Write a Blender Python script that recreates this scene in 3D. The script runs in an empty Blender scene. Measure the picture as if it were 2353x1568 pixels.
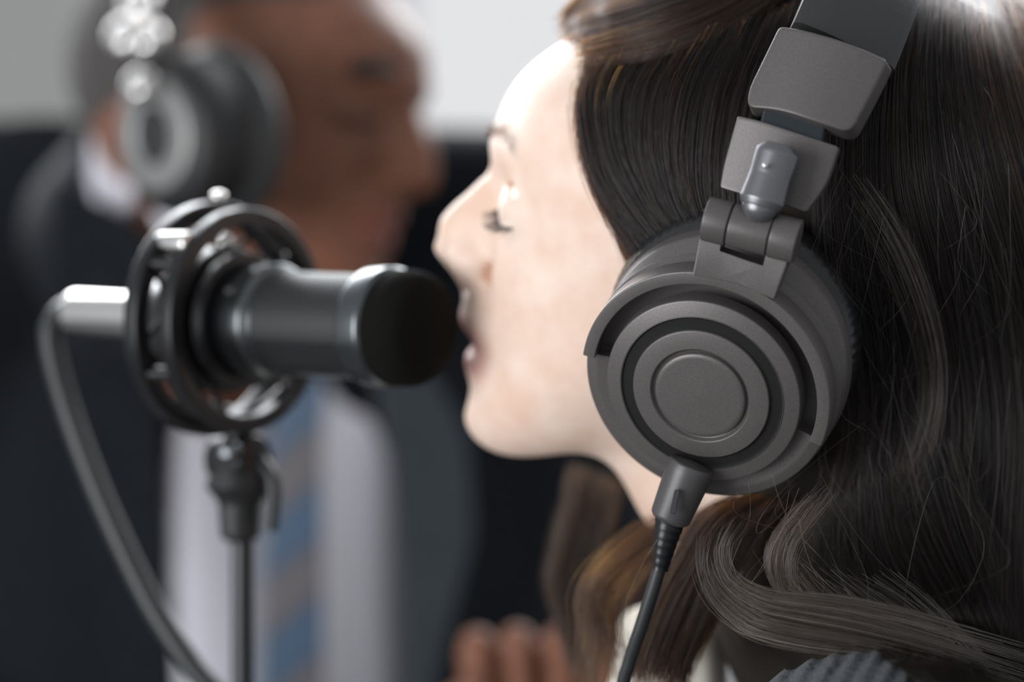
import bpy, bmesh, math, random
import numpy as np
from mathutils import Vector, Matrix
from mathutils.bvhtree import BVHTree

# ------------------------------------------------------------------ camera, light, exposure
FPX = 85 / 36 * 2353
CZ = 1.2
sc = bpy.context.scene
COL = sc.collection
cam_d = bpy.data.cameras.new('camera'); cam = bpy.data.objects.new('camera', cam_d); COL.objects.link(cam)
cam.location = (0, 0, CZ); cam.rotation_euler = (math.pi / 2, 0, 0)
cam_d.lens = 85; cam_d.sensor_width = 36; cam_d.clip_start = 0.01
cam_d.dof.use_dof = True; cam_d.dof.focus_distance = 0.785; cam_d.dof.aperture_fstop = 3.7
sc.camera = cam
sc.view_settings.view_transform = 'Standard'; sc.view_settings.look = 'None'
sc.view_settings.exposure = 0.0; sc.view_settings.gamma = 1.0; sc.view_settings.use_curve_mapping = False
sc.cycles.use_denoising = True
sc.cycles.max_bounces = 8; sc.cycles.transparent_max_bounces = 8
sc.cycles.sample_clamp_indirect = 6
world = bpy.data.worlds.new('world'); sc.world = world; world.use_nodes = True
world.node_tree.nodes['Background'].inputs[0].default_value = (0.90, 0.94, 1.0, 1)
world.node_tree.nodes['Background'].inputs[1].default_value = 0.49

def area(name, loc, target, sx, sy, power, col):
    d = bpy.data.lights.new(name, 'AREA'); d.shape = 'RECTANGLE'; d.size = sx; d.size_y = sy
    d.energy = power; d.color = col
    o = bpy.data.objects.new(name, d); COL.objects.link(o); o.location = loc
    o.rotation_euler = (Vector(target) - Vector(loc)).to_track_quat('-Z', 'Y').to_euler()
    return o
area('back_key_light', (-0.9, 2.85, 2.40), (-0.35, 0.9, 2.10), 1.6, 1.3, 92, (0.93, 0.96, 1.0))  # added area lamp for the daylight from behind; no window stands here
area('side_fill_light', (-1.75, -0.5, 1.15), (0.0, 0.9, 1.2), 1.4, 1.2, 50, (0.95, 0.97, 1.0))  # added fill for the camera-facing sides; no window at this spot
area('high_rim_light', (1.0, 2.9, 2.6), (0.6, 0.9, 2.3), 1.4, 1.0, 50, (0.95, 0.97, 1.0))  # added lamp high at the back for rim light; no window modelled

# ------------------------------------------------------------------ helpers
def P(px, py, D): return np.array([(px - 1176.5) / FPX * D, D, CZ - (py - 784) / FPX * D])
def nrm(v): v = np.asarray(v, float); return v / np.linalg.norm(v)

def srgb(r, g, b):
    return tuple(((c / 255) / 12.92 if c / 255 <= .04045 else ((c / 255 + .055) / 1.055) ** 2.4) for c in (r, g, b)) + (1,)

def mat(name, col, rough=.5, metal=0., noise=None, bump=None, sss=0, spec=.5, coat=0, sheen=0):
    m = bpy.data.materials.new(name); m.use_nodes = True; nt = m.node_tree
    b = nt.nodes['Principled BSDF']; b.inputs['Base Color'].default_value = col
    b.inputs['Roughness'].default_value = rough; b.inputs['Metallic'].default_value = metal
    b.inputs['Specular IOR Level'].default_value = spec; b.inputs['Coat Weight'].default_value = coat
    b.inputs['Sheen Weight'].default_value = sheen
    if sss:
        b.inputs['Subsurface Weight'].default_value = sss; b.inputs['Subsurface Radius'].default_value = (1, .35, .18)
        b.inputs['Subsurface Scale'].default_value = .006
    tc = nt.nodes.new('ShaderNodeTexCoord')
    if noise:
        n = nt.nodes.new('ShaderNodeTexNoise'); n.inputs['Scale'].default_value = noise[0]; n.inputs['Detail'].default_value = 4
        nt.links.new(tc.outputs['Object'], n.inputs['Vector'])
        r = nt.nodes.new('ShaderNodeValToRGB'); r.color_ramp.elements[0].position = .3; r.color_ramp.elements[1].position = .7
        r.color_ramp.elements[0].color = noise[1]; r.color_ramp.elements[1].color = noise[2]
        nt.links.new(n.outputs['Fac'], r.inputs['Fac']); nt.links.new(r.outputs['Color'], b.inputs['Base Color'])
    if bump:
        n = nt.nodes.new('ShaderNodeTexNoise'); n.inputs['Scale'].default_value = bump[0]; n.inputs['Detail'].default_value = 3
        nt.links.new(tc.outputs['Object'], n.inputs['Vector'])
        u = nt.nodes.new('ShaderNodeBump'); u.inputs['Strength'].default_value = bump[1]; u.inputs['Distance'].default_value = bump[2]
        nt.links.new(n.outputs['Fac'], u.inputs['Height']); nt.links.new(u.outputs['Normal'], b.inputs['Normal'])
    return m

def tag(o, label=None, cat=None, group=None, kind=None):
    if label: o['label'] = label
    if cat: o['category'] = cat
    if group: o['group'] = group
    if kind: o['kind'] = kind
    return o

def empty(name, loc=(0, 0, 0)):
    o = bpy.data.objects.new(name, None); COL.objects.link(o); o.location = loc; o.empty_display_size = .02
    return o

def meshobj(name, V, Fc, m, parent=None, smooth=True, sharp=None):
    me = bpy.data.meshes.new(name)
    me.from_pydata([tuple(map(float, v)) for v in V], [], [tuple(map(int, f)) for f in Fc]); me.update()
    if m: me.materials.append(m)
    o = bpy.data.objects.new(name, me); COL.objects.link(o)
    if parent:
        o.parent = parent
        o.matrix_parent_inverse = Matrix.Translation(-parent.location)
    if smooth:
        me.polygons.foreach_set('use_smooth', [True] * len(me.polygons))
        if sharp: me.set_sharp_from_angle(angle=math.radians(sharp))
    return o

def fixn(o):
    bm = bmesh.new(); bm.from_mesh(o.data); bmesh.ops.recalc_face_normals(bm, faces=bm.faces); bm.to_mesh(o.data); bm.free()
    return o

def merge(parts):
    V, Fc, n = [], [], 0
    for v, f in parts:
        V += [tuple(x) for x in v]; Fc += [tuple(i + n for i in q) for q in f]; n += len(v)
    return V, Fc

def basis(n, up):
    n = nrm(n); up = np.asarray(up, float); up = nrm(up - n * np.dot(up, n)); w = np.cross(up, n)
    return n, up, w      # w = up x n

def lathe(prof, c, ax, seg=96, up=(0, 0, 1), oval=None, a0=0, a1=2 * math.pi):
    """prof = [(r, h)...] around axis ax; oval(h) gives the stretch along up"""
    n, u, w = basis(ax, up); c = np.asarray(c, float)
    full = abs(a1 - a0 - 2 * math.pi) < 1e-6
    k = seg if full else seg + 1
    V = []
    for r, h in prof:
        s = oval(h) if oval else (1, 1)
        for i in range(k):
            a = a0 + (a1 - a0) * i / seg
            V.append(c + n * h + (w * math.cos(a) * s[0] + u * math.sin(a) * s[1]) * r)
    Fc = []
    for j in range(len(prof) - 1):
        for i in range(seg):
            i2 = (i + 1) % k
            Fc.append((j * k + i, j * k + i2, (j + 1) * k + i2, (j + 1) * k + i))
    return V, Fc

def rprof(pts, b=.0006, closed=False, n=4):
    """round the corners of a profile polyline"""
    pts = [np.array(p, float) for p in pts]; out = []
    N = len(pts)
    for i, p in enumerate(pts):
        if not closed and i in (0, N - 1): out.append(tuple(p)); continue
        a, c = pts[i - 1], pts[(i + 1) % N]
        la, lc = np.linalg.norm(a - p), np.linalg.norm(c - p); bb = min(b, la * .45, lc * .45)
        if bb < 1e-7: out.append(tuple(p)); continue
        p0, p1 = p + (a - p) / la * bb, p + (c - p) / lc * bb
        for k in range(n + 1):
            t = k / n; out.append(tuple((1 - t) ** 2 * p0 + 2 * t * (1 - t) * p + t * t * p1))
    return out

def tube(path, rad, seg=16, closed=False, cap=True):
    path = [np.asarray(p, float) for p in path]; N = len(path)
    if not hasattr(rad, '__len__'): rad = [rad] * N
    V, Fc = [], []; ref = None
    for i in range(N):
        if closed: t = nrm(path[(i + 1) % N] - path[i - 1])
        else: t = nrm(path[min(i + 1, N - 1)] - path[max(i - 1, 0)])
        if ref is None: ref = nrm(np.cross(t, [0.3, 0.2, 1] if abs(t[2]) < .9 else [1, 0.1, 0]))
        ref = nrm(ref - t * np.dot(ref, t)); b = np.cross(t, ref)
        for k in range(seg):
            a = 2 * math.pi * k / seg; V.append(path[i] + (ref * math.cos(a) + b * math.sin(a)) * rad[i])
    for i in range(N if closed else N - 1):
        j = (i + 1) % N
        for k in range(seg):
            k2 = (k + 1) % seg; Fc.append((i * seg + k, i * seg + k2, j * seg + k2, j * seg + k))
    if cap and not closed: Fc.append(tuple(range(seg))[::-1]); Fc.append(tuple((N - 1) * seg + k for k in range(seg)))
    return V, Fc

def spline(pts, n=10):
    pts = [np.asarray(p, float) for p in pts]; Q = [2 * pts[0] - pts[1]] + pts + [2 * pts[-1] - pts[-2]]; out = []
    for i in range(1, len(Q) - 2):
        for k in range(n):
            t = k / n; a, b, c, d = Q[i - 1:i + 3]
            out.append(.5 * (2 * b + (c - a) * t + (2 * a - 5 * b + 4 * c - d) * t * t + (3 * b - a - 3 * c + d) * t ** 3))
    out.append(pts[-1]); return out

def round_poly(pts, r, n=6):
    pts = [np.array(p, float) for p in pts]; out = []; N = len(pts)
    rr = r if hasattr(r, '__len__') else [r] * N
    for i, p in enumerate(pts):
        a, c = pts[i - 1], pts[(i + 1) % N]; la, lc = np.linalg.norm(a - p), np.linalg.norm(c - p)
        b = min(rr[i], la * .45, lc * .45); p0, p1 = p + (a - p) / la * b, p + (c - p) / lc * b
        for k in range(n + 1):
            t = k / n; out.append((1 - t) ** 2 * p0 + 2 * t * (1 - t) * p + t * t * p1)
        # extra points along the edge
        q0 = p1; nx = pts[(i + 1) % N]; bn = min(rr[(i + 1) % N], lc * .45)
        q1 = nx + (p - nx) / lc * bn
        for k in range(1, 6): out.append(q0 + (q1 - q0) * k / 6)
    return out

def slab(corners, D0, n, thick, rnd=.002, bev=.0006, bulge=0, tb=0, taper=0, ref=None, flat=False):
    """plate whose front outline is a polygon in the plane (centre depth D0, normal n), real thickness behind it"""
    n = nrm(n); cp = np.mean(np.array(corners, float), axis=0); ref = cp if ref is None else ref; c0 = P(ref[0], ref[1], D0); eye = np.array([0, 0, CZ])
    pts = []
    for x, y in corners:
        r = P(x, y, 1) - eye; t = np.dot(c0 - eye, n) / np.dot(r, n); pts.append(eye + r * t)
    c0 = np.mean(pts, axis=0)
    _, up, w = basis(n, (0.35, 0, 1))
    p2 = [np.array([np.dot(p - c0, w), np.dot(p - c0, up)]) for p in pts]
    B = np.array(round_poly(p2, rnd)); wm = abs(B[:, 0]).max(); tm = abs(B[:, 1]).max()
    def h(q): return -bulge * (q[0] / wm) ** 2 - tb * (q[1] / tm) ** 2
    rings = [(s, 0) for s in np.linspace(0.04, 1, 16)][:-1]
    V, Fc = [], []; K = len(B)
    def ring(s, inset, dz):
        for q in B:
            L = np.linalg.norm(q); q2 = q * s * (1 - inset / max(L, 1e-6)); V.append(c0 + w * q2[0] + up * q2[1] + n * (h(q2) + dz))
    for s, _ in ([] if flat else rings): ring(s, bev, 0)
    for k in range(5):
        a = math.pi / 2 * k / 4; ring(1, bev * (1 - math.sin(a)), -bev * (1 - math.cos(a)))
    nb = 6
    for k in range(1, nb + 1): ring(1, taper * k / nb, -bev - (thick - 2 * bev) * k / nb)
    for k in range(1, 4):
        a = math.pi / 2 * k / 3; ring(1, taper + bev * (1 - math.cos(a)), -thick + bev * (1 - math.sin(a)))
    R = len(V) // K
    for j in range(R - 1):
        for i in range(K):
            i2 = (i + 1) % K; Fc.append((j * K + i, (j + 1) * K + i, (j + 1) * K + i2, j * K + i2))
    Fc.append(tuple(range(K))); Fc.append(tuple((R - 1) * K + i for i in range(K))[::-1])
    return V, Fc

# signed-distance modelling ------------------------------------------------------------
def smin(a, b, k):
    h = np.clip(.5 + .5 * (b - a) / k, 0, 1); return b * (1 - h) + a * h - k * h * (1 - h)
def smax(a, b, k): return -smin(-a, -b, k)
def sph(X, Y, Z, c, r): return np.sqrt((X - c[0]) ** 2 + (Y - c[1]) ** 2 + (Z - c[2]) ** 2) - r
def ell(X, Y, Z, c, r):
    k0 = np.sqrt(((X - c[0]) / r[0]) ** 2 + ((Y - c[1]) / r[1]) ** 2 + ((Z - c[2]) / r[2]) ** 2)
    return (k0 - 1) * min(r)
def cap(X, Y, Z, a, b, ra, rb):
    a = np.array(a, float); b = np.array(b, float); d = b - a; L = d @ d
    t = np.clip(((X - a[0]) * d[0] + (Y - a[1]) * d[1] + (Z - a[2]) * d[2]) / L, 0, 1)
    return np.sqrt((X - a[0] - t * d[0]) ** 2 + (Y - a[1] - t * d[1]) ** 2 + (Z - a[2] - t * d[2]) ** 2) - (ra + (rb - ra) * t)

def surface_nets(fn, lo, hi, step):
    ax = [np.arange(l, h + step, step, dtype=np.float32) for l, h in zip(lo, hi)]
    X, Y, Z = np.meshgrid(*ax, indexing='ij', sparse=True)
    G = np.broadcast_to(fn(X, Y, Z), tuple(len(a) for a in ax)).astype(np.float32)
    S = G < 0; nx, ny, nz = S.shape
    c = [S[i:nx - 1 + i, j:ny - 1 + j, k:nz - 1 + k] for i in (0, 1) for j in (0, 1) for k in (0, 1)]
    allin = c[0].copy(); anyin = c[0].copy()
    for q in c[1:]: allin &= q; anyin |= q
    act = anyin & ~allin; idx = -np.ones(act.shape, np.int64); ci = np.argwhere(act); idx[act] = np.arange(len(ci))
    acc = np.zeros((len(ci), 3)); cnt = np.zeros(len(ci))
    cor = [(i, j, k) for i in (0, 1) for j in (0, 1) for k in (0, 1)]
    gv = {q: G[ci[:, 0] + q[0], ci[:, 1] + q[1], ci[:, 2] + q[2]].astype(float) for q in cor}
    for q in cor:
        for d in range(3):
            if q[d] == 0:
                r = list(q); r[d] = 1; r = tuple(r); a, b = gv[q], gv[r]; m = (a < 0) != (b < 0)
                t = np.where(m, a / np.where(m, a - b, 1), 0); p = np.tile(np.array(q, float), (len(ci), 1)); p[:, d] = t
                acc[m] += p[m]; cnt[m] += 1
    V = (ci + acc / cnt[:, None]) * step + np.array(lo)
    Fc = []
    for d in range(3):
        o1, o2 = [(1, 2), (2, 0), (0, 1)][d]
        s0 = [slice(1, -1)] * 3; s1 = [slice(1, -1)] * 3; s0[d] = slice(0, -1); s1[d] = slice(1, None)
        A, B = S[tuple(s0)], S[tuple(s1)]; e = np.argwhere(A != B)
        off = np.array([1, 1, 1]); off[d] = 0; e0 = e + off
        ina = S[e0[:, 0], e0[:, 1], e0[:, 2]]
        def cell(da, db):
            q = e0.copy(); q[:, o1] -= da; q[:, o2] -= db; return idx[q[:, 0], q[:, 1], q[:, 2]]
        quad = np.stack([cell(1, 1), cell(0, 1), cell(0, 0), cell(1, 0)], 1)
        quad[~ina] = quad[~ina][:, ::-1]; Fc.append(quad)
    Fc = np.concatenate(Fc); Fc = Fc[(Fc >= 0).all(1)]
    # two light smoothing passes
    for _ in range(2):
        s = np.zeros_like(V); n = np.zeros(len(V))
        for a in range(4):
            b = (a + 1) % 4
            np.add.at(s, Fc[:, a], V[Fc[:, b]]); np.add.at(s, Fc[:, b], V[Fc[:, a]])
            np.add.at(n, Fc[:, a], 1); np.add.at(n, Fc[:, b], 1)
        V = V * .5 + .5 * s / n[:, None]
    return V, Fc

def bigmesh(name, V, Fc, m, parent=None):
    me = bpy.data.meshes.new(name); me.vertices.add(len(V)); me.vertices.foreach_set('co', np.asarray(V, np.float32).ravel())
    nf = len(Fc); me.loops.add(nf * 4); me.loops.foreach_set('vertex_index', Fc.astype(np.int32).ravel())
    me.polygons.add(nf); me.polygons.foreach_set('loop_start', (np.arange(nf) * 4).astype(np.int32))
    me.polygons.foreach_set('use_smooth', np.ones(nf, bool)); me.update(calc_edges=True); me.validate()
    if m: me.materials.append(m)
    o = bpy.data.objects.new(name, me); COL.objects.link(o)
    if parent: o.parent = parent; o.matrix_parent_inverse = Matrix.Translation(-parent.location)
    return o

def frame(f0, roll, pitch):
    f0 = nrm(f0); L0 = np.array([-f0[1], f0[0], 0]); u0 = np.array([0, 0, 1.]); r, p = math.radians(roll), math.radians(pitch)
    L = math.cos(r) * L0 - math.sin(r) * u0; u = math.cos(r) * u0 + math.sin(r) * L0
    f = math.cos(p) * f0 + math.sin(p) * u; u = math.cos(p) * u - math.sin(p) * f0 
    u = u - f * (u @ f); u = nrm(u); L = np.cross(u, f); return f, L, u

def table(xs, ys, sig):
    g = np.arange(-.25, .2, .0005); y = np.interp(g, xs, ys); k = np.arange(-60, 61) * .0005
    w = np.exp(-.5 * (k / sig) ** 2); w /= w.sum(); yp = np.pad(y, 60, mode='edge'); y = np.convolve(yp, w, 'valid')
    return lambda u: np.interp(u, g, y).astype(np.float32)

def head_field(prof, nose, eye, male=False, scale=1., extra=None):
    """local coordinates: a forward, l to the person's left, u up"""
    M = .001
    us = np.array([p[1] for p in prof]) * M; as_ = np.array([p[0] for p in prof]) * M; o = np.argsort(us)
    pm = table(us[o], as_[o], .0016)
    flat = table(np.array([-90, -70, -56, -42, -20, -5, 20, 40, 70]) * M, np.array([74, 84, 85, 86, 87, 88, 89, 91, 88]) * M, .008)
    hw = table(np.array([-95, -80, -60, -40, -15, 5, 30, 60]) * M, np.array([43, 48, 53, 60, 66, 68, 67, 68]) * M, .01)
    def fn(a, l, u):
        a = a / scale; l = l / scale; u = u / scale
        al = np.abs(l)
        A0 = flat(u); A1 = pm(u)
        mw = np.where(u < -.048, .021, .018)                       # how far sideways the midline relief reaches
        rel = np.exp(-(al / mw) ** 2.6)
        A = A0 + (A1 - A0) * rel
        # cheek, eye socket, brow
        A = A + .005 * np.exp(-((al - .040) / .018) ** 2 - ((u + .006) / .020) ** 2)
        A = A - .0065 * np.exp(-((al - .030) / .015) ** 2 - ((u - eye[2] * M - .002) / .010) ** 2)
        A = A + (.005 if male else .002) * np.exp(-((al - .026) / .022) ** 2 - ((u - .038) / .007) ** 2)
        A = A - .0022 * np.exp(-((al - .026) / .007) ** 2 - ((u + .039) / .008) ** 2)     # mouth corner
        A = A - .0016 * np.exp(-((al - .026 + .35 * (u + .02)) / .0045) ** 2 - ((u + .022) / .012) ** 2)  # fold beside the mouth
        B = hw(u)
        nn = 2.25
        s = (np.abs(np.maximum(a, 0) / A) ** nn + (al / B) ** nn + 1e-9) ** (1 / nn)
        s = np.where(a < 0, np.sqrt((a / .085) ** 2 + (al / B) ** 2), s)
        g = (s - 1) * .066
        J = -.083 + (.078 - a) * .42
        J = np.minimum(J, -.045) + .012 * (al / .04) ** 2
        g = smax(g, (J - u) * .9, .022)
        g = smax(g, u - .066, .02)
        g = smin(g, ell(a, l, u, (-.008, 0, .048), (.1005, .074, .079)), .022)
        # closed eyes
        for sgn in (1, -1):
            e = ell(a, l, u, (eye[0] * M, sgn * eye[1] * M, eye[2] * M), (.0128, .0150, .0118))
            g = smin(g, e, .004)
            cr = cap(a, l, u, ((eye[0] + 11.5) * M, sgn * (eye[1] - 12) * M, (eye[2] + 7) * M), ((eye[0] + 7) * M, sgn * (eye[1] + 13) * M, (eye[2] + 6) * M), .0012, .0012)
            g = smax(g, -cr, .003)
            lid = cap(a, l, u, ((eye[0] + 10.5) * M, sgn * (eye[1] - 11) * M, (eye[2] - 4.5) * M), ((eye[0] + 6.5) * M, sgn * (eye[1] + 13) * M, (eye[2] - 3) * M), .0008, .0008)
            g = smax(g, -lid, .0016)
        # nose: chain of capsules along the ridge, alae, nostrils
        for i in range(len(nose['ridge']) - 1):
            (a0, u0, r0), (a1, u1, r1) = nose['ridge'][i], nose['ridge'][i + 1]
            g = smin(g, cap(a, l, u, (a0 * M, 0, u0 * M), (a1 * M, 0, u1 * M), r0 * M, r1 * M), .007)
        for (a0, u0, r0), (a1, u1, r1) in (((82, 26, 9.5), (87, 8, 12.5)), ((87, 8, 12.5), (92, -6, 13.5))):
            g = smin(g, cap(a, l, u, (a0 * M, 0, u0 * M), (a1 * M, 0, u1 * M), r0 * M, r1 * M), .009)
        ta, tu = nose['tip']
        for sgn in (1, -1):
            al_ = ell(a, l, u, ((ta - 15) * M, sgn * nose['w'] * M, (tu - 6.5) * M), (.0090, .0062, .0070))
            g = smin(g, al_, .0045)
        g = smin(g, cap(a, l, u, ((ta - 2) * M, 0, (tu - 6) * M), ((ta - 15) * M, 0, (tu - 13) * M), .0042, .004), .003)
        for sgn in (1, -1):
            ns = ell(a, l, u, ((ta - 11.5) * M, sgn * 7.6 * M, (tu - 13.5) * M), (.0060, .0046, .0066))
            g = smax(g, -ns, .002)
            # groove behind the wing of the nose
            gr = sph(a, l, u, ((ta - 25) * M, sgn * (nose['w'] + 5.0) * M, (tu - 7) * M), .0035)
            g = smax(g, -gr, .004)
        # the parting of the lips
        mt = cap(a, l, u, (nose['mouth'][0] * M, -.02, nose['mouth'][1] * M), (nose['mouth'][0] * M, .02, nose['mouth'][1] * M), .0026, .0026)
        g = smax(g, -mt, .002)
        g = g * scale
        if extra: g = extra(g, a * scale, l * scale, u * scale)
        return g
    return fn

def hair_curves(name, strands, radii, m, parent):
    """strands: array (N, K, 3); radii: (N, K)"""
    N, K, _ = strands.shape
    hc = bpy.data.hair_curves.new(name); hc.add_curves([K] * N)
    hc.position_data.foreach_set('vector', np.asarray(strands, np.float32).ravel())
    at = hc.attributes.get('radius') or hc.attributes.new('radius', 'FLOAT', 'POINT')
    at.data.foreach_set('value', np.asarray(radii, np.float32).ravel())
    hc.materials.append(m)
    o = bpy.data.objects.new(name, hc); COL.objects.link(o)
    if parent: o.parent = parent; o.matrix_parent_inverse = Matrix.Translation(-parent.location)
    return o

rng = np.random.default_rng(7)

# ------------------------------------------------------------------ materials
def skin_mat(name, c0, c1, lip):
    m = mat(name, c0, .45, sss=.25, spec=.4)
    nt = m.node_tree; b = nt.nodes['Principled BSDF']
    tc = nt.nodes.new('ShaderNodeTexCoord')
    n = nt.nodes.new('ShaderNodeTexNoise'); n.inputs['Scale'].default_value = 55; n.inputs['Detail'].default_value = 5
    nt.links.new(tc.outputs['Object'], n.inputs['Vector'])
    r = nt.nodes.new('ShaderNodeValToRGB'); r.color_ramp.elements[0].position = .35; r.color_ramp.elements[1].position = .68
    r.color_ramp.elements[0].color = c0; r.color_ramp.elements[1].color = c1
    nt.links.new(n.outputs['Fac'], r.inputs['Fac'])
    at = nt.nodes.new('ShaderNodeAttribute'); at.attribute_name = 'lips'
    mx = nt.nodes.new('ShaderNodeMix'); mx.data_type = 'RGBA'; mx.inputs[7].default_value = lip
    nt.links.new(at.outputs['Fac'], mx.inputs[0]); nt.links.new(r.outputs['Color'], mx.inputs[6])
    nt.links.new(mx.outputs[2], b.inputs['Base Color'])
    n2 = nt.nodes.new('ShaderNodeTexNoise'); n2.inputs['Scale'].default_value = 420; n2.inputs['Detail'].default_value = 3
    nt.links.new(tc.outputs['Object'], n2.inputs['Vector'])
    u = nt.nodes.new('ShaderNodeBump'); u.inputs['Strength'].default_value = .35; u.inputs['Distance'].default_value = .0006
    nt.links.new(n2.outputs['Fac'], u.inputs['Height']); nt.links.new(u.outputs['Normal'], b.inputs['Normal'])
    return m
def hair_mat(name, mel, red, rough=.3, tint=None):
    m = bpy.data.materials.new(name); m.use_nodes = True; nt = m.node_tree; nt.nodes.clear()
    h = nt.nodes.new('ShaderNodeBsdfHairPrincipled'); h.parametrization = 'MELANIN'
    h.inputs['Melanin'].default_value = mel; h.inputs['Melanin Redness'].default_value = red
    h.inputs['Roughness'].default_value = rough; h.inputs['Radial Roughness'].default_value = .4
    h.inputs['Random Color'].default_value = .35; h.inputs['Random Roughness'].default_value = .3
    o = nt.nodes.new('ShaderNodeOutputMaterial'); nt.links.new(h.outputs[0], o.inputs[0]); return m
M_skin = skin_mat('fair_skin', (.77, .54, .42, 1), (.85, .68, .57, 1), (.60, .22, .19, 1))
M_skin2 = skin_mat('tanned_skin', (.19, .075, .042, 1), (.26, .11, .066, 1), (.25, .08, .06, 1))
M_hair = hair_mat('dark_brown_hair', .95, .22)
M_hair_l = hair_mat('mid_brown_hair', .80, .32)
M_hair_s = hair_mat('ash_brown_hair', .68, .14, .2)
h_ = M_hair_s.node_tree.nodes[0]; h_.parametrization = 'COLOR'; h_.inputs['Color'].default_value = (.085, .070, .064, 1)
hi_ = M_hair_s.node_tree.nodes.new('ShaderNodeHairInfo'); hr_ = M_hair_s.node_tree.nodes.new('ShaderNodeValToRGB')
hr_.color_ramp.elements[0].color = (.010, .0075, .006, 1); hr_.color_ramp.elements[1].color = (.20, .15, .118, 1); hr_.color_ramp.elements[1].position = 1
hq_ = hr_.color_ramp.elements.new(.6); hq_.color = (.030, .021, .016, 1)
M_hair_s.node_tree.links.new(hi_.outputs['Random'], hr_.inputs[0]); M_hair_s.node_tree.links.new(hr_.outputs[0], h_.inputs['Color'])
M_hairbase = mat('hair_underlayer', (.018, .013, .010, 1), .75, spec=.2, noise=(60, (.012, .009, .007, 1), (.028, .020, .015, 1)))
M_hairgrey = hair_mat('greying_hair', .75, .2)
M_lash = mat('lash', (.02, .012, .01, 1), .5)
M_gun = mat('matte_gunmetal_lacquer', (.11, .099, .096, 1), .40, .35, noise=(2600, (.094, .083, .080, 1), (.136, .121, .117, 1)), bump=(2600, .10, .0002))
M_gun2 = mat('satin_gunmetal', (.17, .17, .175, 1), .33, .7, noise=(2600, (.15, .15, .155, 1), (.19, .19, .20, 1)), bump=(2600, .08, .0002))
M_blk = mat('black_plastic', (.012, .012, .012, 1), .5)
M_blkgloss = mat('glossy_black_plastic', (.008, .008, .009, 1), .34, spec=.4)
M_ringblk = mat('black_ring_plastic', (.010, .010, .009, 1), .8, spec=.25)
M_leather = mat('black_leatherette', (.030, .031, .031, 1), .45, bump=(900, .25, .0004))
M_pad = mat('black_pad_leatherette', (.016, .017, .018, 1), .26, bump=(500, .3, .0005))
M_steel = mat('dark_steel_strip', (.03, .035, .04, 1), .3, .9)
M_silver = mat('bright_silver_metal', (.82, .80, .77, 1), .22, 1.)
M_chrome = mat('dark_chrome', (.14, .15, .155, 1), .27, 1.)
M_mic = mat('black_satin_metal', (.030, .031, .033, 1), .30, .5)
M_foam = mat('black_foam', (.006, .006, .005, 1), .95, spec=.1, bump=(900, .5, .001))
M_rubber = mat('black_rubber', (.020, .022, .022, 1), .5)
M_cord = mat('dark_grey_cable', (.018, .021, .021, 1), .42)
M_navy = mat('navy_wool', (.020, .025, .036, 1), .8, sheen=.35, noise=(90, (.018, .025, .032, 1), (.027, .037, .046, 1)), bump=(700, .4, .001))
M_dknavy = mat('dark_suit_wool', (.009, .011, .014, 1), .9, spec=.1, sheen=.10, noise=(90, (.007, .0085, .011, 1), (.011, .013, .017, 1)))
M_shirt = mat('pale_lilac_cotton', (.78, .77, .83, 1), .8, bump=(500, .3, .0006))
M_cream = mat('cream_cotton', (.80, .76, .66, 1), .85, bump=(400, .3, .0006))

def grille_mat():
    m = mat('perforated_black_grille', (.02, .02, .02, 1), .5, .3); nt = m.node_tree; b = nt.nodes['Principled BSDF']
    uv = nt.nodes.new('ShaderNodeAttribute'); uv.attribute_name = 'guv'
    mp = nt.nodes.new('ShaderNodeMapping'); mp.inputs['Rotation'].default_value = (0, 0, math.pi / 4)
    nt.links.new(uv.outputs['Vector'], mp.inputs['Vector'])
    v = nt.nodes.new('ShaderNodeTexVoronoi'); v.inputs['Scale'].default_value = 560; v.inputs['Randomness'].default_value = 0
    nt.links.new(mp.outputs[0], v.inputs['Vector'])
    r = nt.nodes.new('ShaderNodeValToRGB'); r.color_ramp.elements[0].position = .36; r.color_ramp.elements[0].color = (.003, .003, .003, 1)
    r.color_ramp.elements[1].position = .46; r.color_ramp.elements[1].color = (.045, .048, .050, 1)
    nt.links.new(v.outputs['Distance'], r.inputs['Fac']); nt.links.new(r.outputs['Color'], b.inputs['Base Color'])
    return m
M_grille = grille_mat()

def tie_mat():
    m = mat('striped_blue_silk', (.1, .15, .25, 1), .45); nt = m.node_tree; b = nt.nodes['Principled BSDF']
    tc = nt.nodes.new('ShaderNodeTexCoord'); mp = nt.nodes.new('ShaderNodeMapping'); mp.inputs['Rotation'].default_value = (0, math.radians(-52), 0)
    nt.links.new(tc.outputs['Object'], mp.inputs['Vector'])
    w = nt.nodes.new('ShaderNodeTexWave'); w.wave_type = 'BANDS'; w.bands_direction = 'X'; w.inputs['Scale'].default_value = 5.6; w.inputs['Phase Offset'].default_value = 1.2
    nt.links.new(mp.outputs[0], w.inputs['Vector'])
    r = nt.nodes.new('ShaderNodeValToRGB'); r.color_ramp.interpolation = 'LINEAR'
    e = r.color_ramp.elements; e[0].position = .40; e[0].color = (.11, .10, .105, 1); e[1].position = .60; e[1].color = (.045, .088, .15, 1)
    n = r.color_ramp.elements.new(.52); n.color = (.02, .032, .06, 1)
    nt.links.new(w.outputs['Fac'], r.inputs['Fac']); nt.links.new(r.outputs['Color'], b.inputs['Base Color'])
    return m
M_tie = tie_mat()

def knit_mat():
    m = mat('charcoal_ribbed_knit', (.03, .034, .04, 1), .85, sheen=.12, noise=(1100, (.010, .012, .015, 1), (.10, .112, .13, 1)), bump=(1500, .9, .0012))
    return m
M_knit = knit_mat()

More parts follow.
